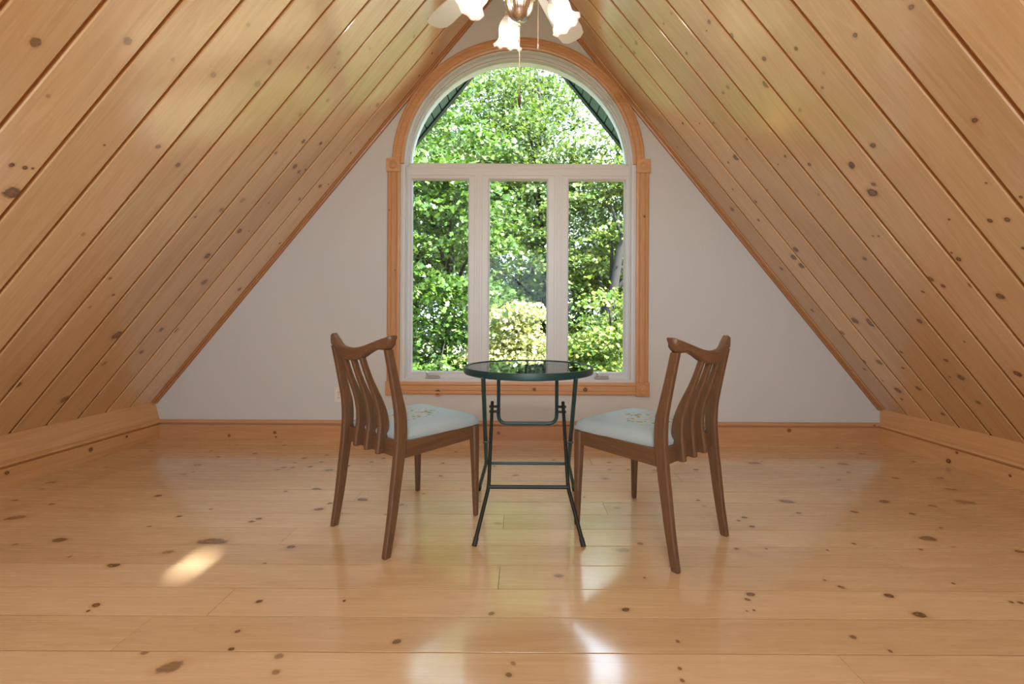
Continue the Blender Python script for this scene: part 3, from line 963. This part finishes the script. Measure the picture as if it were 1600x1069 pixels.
# ------------------------------------------------------------------ folding table
tb_ = tag(empty('folding_table', (.042, 1.93, 0)), 'round dark green metal folding table with glass top between the chairs', 'table')
TZ = .705
bm = bmesh.new()
lathe(bm, [(.288, TZ - .030), (.299, TZ - .030), (.302, TZ - .026), (.302, TZ - .006), (.299, TZ), (.293, TZ), (.291, TZ - .004), (.291, TZ - .009), (.284, TZ - .009), (.284, TZ - .026), (.288, TZ - .030)], 72)
obj('rim', bm, M_GREEN, tb_, 35)
bm = bmesh.new()
lathe(bm, [(0.0001, TZ - .0085), (.2905, TZ - .0085), (.2905, TZ - .0035), (0.0001, TZ - .0035)], 72)
obj('glass_top', bm, M_TGLASS, tb_)
zt = TZ - .030
rA, rB = .0085, .0095
# inner frame: feet towards the viewer, ends on the hanging loop; outer frame: feet towards the window, ends under the rim
for s in (-1, 1):
    bm = bmesh.new()
    tube(bm, rounded([(s * .2195, -.260, 0.012), (s * .175, -.122, .182), (s * .177, .122, .510)], .025), rA, 10)
    lg = obj('leg', bm, M_BLACKEN, tb_, 40)
    bm = bmesh.new()
    tube(bm, [(s * .222, -.268, .0), (s * .2155, -.250, .026)], rA + .002, 10)
    obj('foot_cap', bm, M_SLOT, lg, 40)
    bm = bmesh.new()
    tube(bm, rounded([(s * .256, .275, 0.012), (s * .205, .116, .204), (s * .192, -.232, zt + .004)], .025), rB, 10)
    lg = obj('leg', bm, M_GREEN, tb_, 40)
    bm = bmesh.new()
    tube(bm, [(s * .2585, .283, .0), (s * .251, .262, .028)], rB + .002, 10)
    obj('foot_cap', bm, M_SLOT, lg, 40)
    # bolts
    bm = bmesh.new(); tube(bm, [(s * .168, -.003, .345), (s * .212, -.003, .345)], .005, 8)
    obj('pivot_bolt', bm, M_STEEL, tb_, 40)
    for dz in (.487, .462):
        bm = bmesh.new(); tube(bm, [(s * .140, .118, dz), (s * .192, .118, dz)], .0065, 8)
        obj('link_pin', bm, M_BLACKEN, tb_, 40)
bm = bmesh.new(); tube(bm, [(-.174, -.122, .182), (.174, -.122, .182)], .0085, 10)
obj('cross_bar', bm, M_BLACKEN, tb_, 40)
bm = bmesh.new(); tube(bm, [(-.204, .116, .204), (.204, .116, .204)], .0075, 10)
obj('cross_bar', bm, M_GREEN, tb_, 40)
bm = bmesh.new(); tube(bm, rounded([(-.146, .128, zt + .004), (-.146, .128, .400), (.146, .128, .400), (.146, .128, zt + .004)], .045, 8), .009, 10)
obj('hanging_loop', bm, M_GREEN, tb_, 40)
# flat braces carrying the glass ring
for yy in (-.232, .128):
    bm = bmesh.new()
    hx = math.sqrt(.288 ** 2 - yy ** 2)
    bx(bm, -hx, hx, yy - .008, yy + .008, zt - .002, zt + .006)
    obj('top_brace', bm, M_GREEN, tb_)

# ------------------------------------------------------------------ ceiling fan with lights
def make_fan(FX, FY, FZ, label, watts):
    fan = tag(empty('ceiling_fan', (FX, FY, FZ)), label, 'ceiling fan', 'ceiling fans along the ridge')
    bm = bmesh.new()
    def flute(i, a, r, z):
        return (r * (1 + .020 * math.cos(30 * a)) if 2 <= i <= 6 else r), z
    lathe(bm, [(.060, .085), (.062, .050), (.060, .040), (.059, .030), (.055, .012), (.047, -.008), (.034, -.026), (.030, -.030), (.016, -.040), (.006, -.044), (0.0005, -.045)], 90, None, flute)
    hubo = obj('light_bowl', bm, M_NICKEL, fan, 50)
    bm = bmesh.new()
    lathe(bm, [(.0005, -.066), (.004, -.064), (.006, -.059), (.004, -.054), (.0035, -.050), (.008, -.047), (.008, -.043)], 16)
    obj('finial', bm, M_NICKEL, hubo, 50)
    bm = bmesh.new()
    lathe(bm, [(.0005, .08), (.085, .085), (.092, .11), (.088, .13), (.115, .155), (.125, .20), (.125, .26), (.11, .30), (.075, .33), (.03, .345), (.0005, .35)], 48)
    obj('motor_housing', bm, M_NICKEL, fan, 40)
    bm = bmesh.new(); tube(bm, [(0, 0, .34), (0, 0, ZR - FZ - .10)], .0125, 16)
    obj('downrod', bm, M_NICKEL, fan, 40)
    bm = bmesh.new()
    lathe(bm, [(.02, ZR - FZ - .16), (.05, ZR - FZ - .15), (.065, ZR - FZ - .11), (.065, ZR - FZ - .05), (.0005, ZR - FZ - .05)], 32)
    obj('canopy', bm, M_NICKEL, fan, 40)
    for k in range(5):
        a = R(62 + 72 * k)
        Mz = Matrix.Rotation(a, 4, 'Z')
        pitch = Matrix.Translation((0, 0, .275)) @ Matrix.Rotation(R(-11), 4, 'X')
        bm = bmesh.new()
        outl = [(.20, -.048), (.58, -.066), (.625, -.060), (.648, -.036), (.652, 0), (.648, .036), (.625, .060), (.58, .066), (.20, .048), (.185, .03), (.185, -.03)]
        rings = [[Mz @ pitch @ Vector((x, y, z)) for x, y in outl] for z in (-.003, .003)]
        loft(bm, rings)
        bl_ = obj('blade', bm, M_BLADE, fan)
        bm = bmesh.new()
        iron = [(.10, -.018), (.17, -.014), (.23, -.034), (.27, -.030), (.28, 0), (.27, .030), (.23, .034), (.17, .014), (.10, .018)]
        loft(bm, [[Mz @ pitch @ Vector((x, y, z)) for x, y in iron] for z in (.0032, .008)])
        obj('blade_iron', bm, M_NICKEL, bl_)
    for k in range(4):
        a = R(15 + 90 * k)
        Mz = Matrix.Rotation(a, 4, 'Z')
        bm = bmesh.new()
        tube(bm, [Mz @ Vector(p) for p in ((.05, 0, .060), (.085, 0, .085), (.120, 0, .100), (.145, 0, .098))], .0065, 10)
        arm = obj('lamp_arm', bm, M_NICKEL, fan, 50)
        Ms = Mz @ Matrix.Translation((.142, 0, .100)) @ Matrix.Rotation(R(-30), 4, 'Y')      # shade axis tips outwards
        bm = bmesh.new()
        lathe(bm, [(.012, .016), (.022, .010), (.027, -.004), (.027, -.018)], 24, Ms)
        obj('fitter', bm, M_NICKEL, arm, 50)
        prof = [(.024, -.004), (.027, -.016), (.037, -.030), (.046, -.048), (.049, -.068), (.046, -.088), (.044, -.100), (.048, -.114), (.057, -.126), (.066, -.134)]
        n = len(prof)
        def ruf(i, t, r, z):
            q = max(0, (i - 5) / (n - 6))
            return r * (1 + .045 * q * math.cos(8 * t)), z + .006 * q * math.cos(8 * t)
        bm = bmesh.new()
        lathe(bm, prof, 48, Ms, ruf)
        sh = obj('shade', bm, M_SHADE, fan, True)
        bm = bmesh.new()
        lathe(bm, [(.0005, -.092), (.016, -.088), (.022, -.074), (.019, -.058), (.011, -.042), (.011, -.02), (.0005, -.02)], 20, Ms)
        obj('bulb', bm, M_BULB, sh, True)
        ld = bpy.data.lights.new('bulb_light', 'POINT'); ld.energy = watts; ld.color = (1.0, .95, .86); ld.shadow_soft_size = .012
        lo = bpy.data.objects.new('bulb_light', ld); C.objects.link(lo); lo.parent = fan
        lo.location = (Ms @ Vector((0, 0, -.108)))
    # pull chains
    for x, y, z0, z1, fob in ((0.002, 0, -.064, -.335, True), (.079, .02, .06, -.118, False)):
        bm = bmesh.new(); tube(bm, [(x, y, z0), (x, y, z1)], .0018, 6)
        ch = obj('pull_chain', bm, M_BRASS, fan)
        bm = bmesh.new()
        if fob:
            lathe(bm, [(.0005, z1), (.003, z1 - .004), (.0065, z1 - .03), (.0065, z1 - .045), (.0025, z1 - .062), (.0005, z1 - .064)], 12, Matrix.Translation((x, y, 0)))
            obj('fob', bm, M_FOB, ch, 50)
        else:
            lathe(bm, [(.0005, z1), (.002, z1 - .002), (.0028, z1 - .022), (.0005, z1 - .026)], 10, Matrix.Translation((x, y, 0)))
            obj('fob', bm, M_HANDLE, ch, 50)
make_fan(-.008, 1.70, 2.20, 'nickel ceiling fan with grey blades hanging in front of the arched window', 2.6)
make_fan(-.008, -1.10, 2.20, 'added nickel ceiling fan with grey blades, unseen behind the viewer, brightening the room', 20.0)  # out of view, with stronger bulbs, added to raise the room's brightness

# ------------------------------------------------------------------ outdoors
GZ = -3.4
bm = bmesh.new()
bmesh.ops.create_grid(bm, x_segments=40, y_segments=40, size=60)
for v in bm.verts:
    v.co.z = GZ + .25 * math.sin(v.co.x * .21 + 1) * math.cos(v.co.y * .17) + (max(0, v.co.y - 16) * .03)
tag(obj('ground', bm, M_GROUND), 'leaf littered grass below the trees outside', kind='structure')

LEAF8 = np.array([(0, -.5), (.46, -.22), (.24, .04), (.38, .32), (0, .60), (-.38, .32), (-.24, .04), (-.46, -.22)])
LEAF4 = np.array([(0, -.5), (.42, -.02), (0, .55), (-.42, .02)])
def leaves_mesh(name, pos, nrm, size, shape):
    n = len(pos); k = len(shape)
    nrm = nrm / np.linalg.norm(nrm, axis=1, keepdims=True)
    ref = rng.normal(size=(n, 3))
    a = np.cross(nrm, ref); a /= np.linalg.norm(a, axis=1, keepdims=True)
    b = np.cross(nrm, a)
    s = size * rng.uniform(.7, 1.25, n)
    P = pos[:, None, :] + (a[:, None, :] * shape[None, :, 0, None] + b[:, None, :] * shape[None, :, 1, None]) * s[:, None, None]
    # cupped blades: the side lobes droop
    P -= nrm[:, None, :] * (np.abs(shape[None, :, 0, None]) * .35 * s[:, None, None])
    me = bpy.data.meshes.new(name)
    me.vertices.add(n * k); me.vertices.foreach_set('co', P.reshape(-1).astype(np.float32))
    me.loops.add(n * k); me.loops.foreach_set('vertex_index', np.arange(n * k, dtype=np.int32))
    me.polygons.add(n)
    me.polygons.foreach_set('loop_start', np.arange(0, n * k, k, dtype=np.int32))
    me.polygons.foreach_set('loop_total', np.full(n, k, dtype=np.int32))
    me.update(calc_edges=True)
    return me

def tree(name, label, base, lean, height, crown, clusters, per, leaf, mat, shape=LEAF8, trunk_r=.12, flat=.28, spread=.42, nbranch=9, group='trees outside the window', keep=None):
    """crown: (centre, radii); sprays of leaves sit in flat clumps through the crown"""
    t = tag(empty(name, base), label, 'tree', group)
    base = Vector(base)
    c, rad = np.array(crown[0], float), np.array(crown[1], float)
    top = Vector((lean[0], lean[1], height))
    bm = bmesh.new()
    n = 9
    path = [top * (i / n) + Vector((.07 * math.sin(i * 1.7 + base.x), .07 * math.cos(i * 2.1), 0)) * (i > 0) for i in range(n + 1)]
    tube(bm, path, [trunk_r * (1 - .85 * i / n) for i in range(n + 1)], 9)
    obj('trunk', bm, M_BARK, t, True)
    d = rng.normal(size=(clusters, 3)); d /= np.linalg.norm(d, axis=1, keepdims=True)
    rr = rng.uniform(.15, 1, clusters) ** .45
    cc = c + d * rr[:, None] * rad
    if keep is not None:
        cc = cc[[keep(p) for p in cc]]
    for i in range(nbranch):
        bm = bmesh.new()
        tgt = Vector(cc[rng.integers(len(cc))]) - base
        h = min(max(tgt.z * .8 - .3, .25 * height), .92 * height)
        s = top * (h / height)
        mid = (s + tgt) / 2 + Vector((0, 0, .15))
        r0 = trunk_r * (1 - .85 * h / height) * .62 + .008
        tube(bm, [s, mid, tgt], [r0, r0 * .6, .006], 6)
        obj('branch', bm, M_BARK, t, True)
    m = len(cc)
    off = rng.normal(size=(m, per, 3)) * np.array([spread, spread, spread * flat])
    off[..., 2] -= .35 * (off[..., 0] ** 2 + off[..., 1] ** 2)          # sprays droop at the rim
    pos = (cc[:, None, :] + off).reshape(-1, 3)
    nr = rng.normal(size=(m * per, 3)) * .62 + np.array([.10, -.38, .82])
    me = leaves_mesh('foliage', pos - np.array(base), nr, leaf, shape)
    me.materials.append(mat)
    o = bpy.data.objects.new('foliage', me); C.objects.link(o); o.parent = t
    o['kind'] = 'stuff'
    return t

tree('maple_tree', 'leafy green maple filling the left casement', (-1.75, 9.0, GZ), (.25, .1, 0), 8.6, ((-2.3, 8.3, 2.2), (2.0, 1.5, 4.2)), 105, 270, .090, L_GREEN, trunk_r=.16, flat=.11, spread=.44)
tree('maple_tree', 'grey-green maple behind the middle casement', (.9, 12.5, GZ), (-.4, .2, 0), 12.5, ((.1, 12.2, 3.6), (2.5, 1.8, 5.2)), 110, 260, .10, L_MID, trunk_r=.15, flat=.11, spread=.55)
tree('leaning_tree', 'tree with dark leaning trunk in the right casement', (.75, 9.0, GZ), (2.35, .2, 0), 8.9, ((2.9, 10.7, 3.2), (1.9, 1.2, 3.6)), 110, 170, .092, L_OLIVE, trunk_r=.19, nbranch=12, flat=.12)
tree('tall_tree', 'tall forked tree whose crown fills the top of the arch', (.35, 15.5, GZ), (.5, 0, 0), 16.0, ((-1.2, 15.4, 8.0), (3.4, 2.0, 5.2)), 150, 170, .12, L_MID, trunk_r=.20, nbranch=14, flat=.12, spread=.62)
tree('maple_tree', 'olive maple behind the leaning trunk', (4.2, 13.0, GZ), (-.3, .2, 0), 9.5, ((3.9, 13.0, 2.0), (2.4, 1.6, 3.9)), 130, 180, .11, L_MID, trunk_r=.15, flat=.22, spread=.5)
tree('young_tree', 'pale yellow young tree low in the middle casement', (.05, 7.6, GZ), (0, .1, 0), 4.8, ((-.12, 7.4, .32), (.62, .55, .95)), 30, 200, .072, L_YELLOW, trunk_r=.05, spread=.22)
tree('young_tree', 'yellow-green young tree low in the right casement', (1.75, 7.5, GZ), (0, .1, 0), 4.9, ((1.7, 7.3, .1), (.8, .7, 1.4)), 42, 190, .072, L_OLIVE, trunk_r=.05, spread=.26)
tree('young_tree', 'bright green young tree low in the left casement', (-1.25, 6.9, GZ), (-.1, .1, 0), 4.0, ((-1.35, 6.8, -.6), (.9, .7, 1.1)), 42, 190, .072, L_GREEN, trunk_r=.05, spread=.26)
tree('shrub', 'small shrub with rusty orange leaves beyond the left casement', (-.85, 6.6, GZ), (0, 0, 0), 3.4, ((-.92, 6.2, -.05), (.20, .2, .14)), 9, 45, .06, L_RUST, trunk_r=.03, spread=.10, nbranch=3)
far = [(-9, 19, 6.5, 'far dense tree beyond the leftmost edge of the window'), (-5.2, 20, 7.5, 'far dense tree behind the green maple'), (-1.2, 22, 7.0, 'far dense tree behind the middle of the window'),
       (3.2, 21, 4.2, 'far lower tree behind the leaning trunk'), (7.4, 20, 3.9, 'far tree beyond the right edge of the window'), (11.5, 21, 5.5, 'far dense tree beyond the rightmost edge of the window')]
for x, y, zc_, lab in far:
    tree('far_tree', lab, (x, y, GZ + .2), (rng.uniform(-.4, .4), 0, 0), zc_ + 7.0, ((x, y, zc_ - 1.4), (3.3, 2.2, 6.2)), 150, 170, .16, L_FAR, LEAF4, trunk_r=.22, spread=.62, nbranch=8, flat=.22, group='far trees outside')
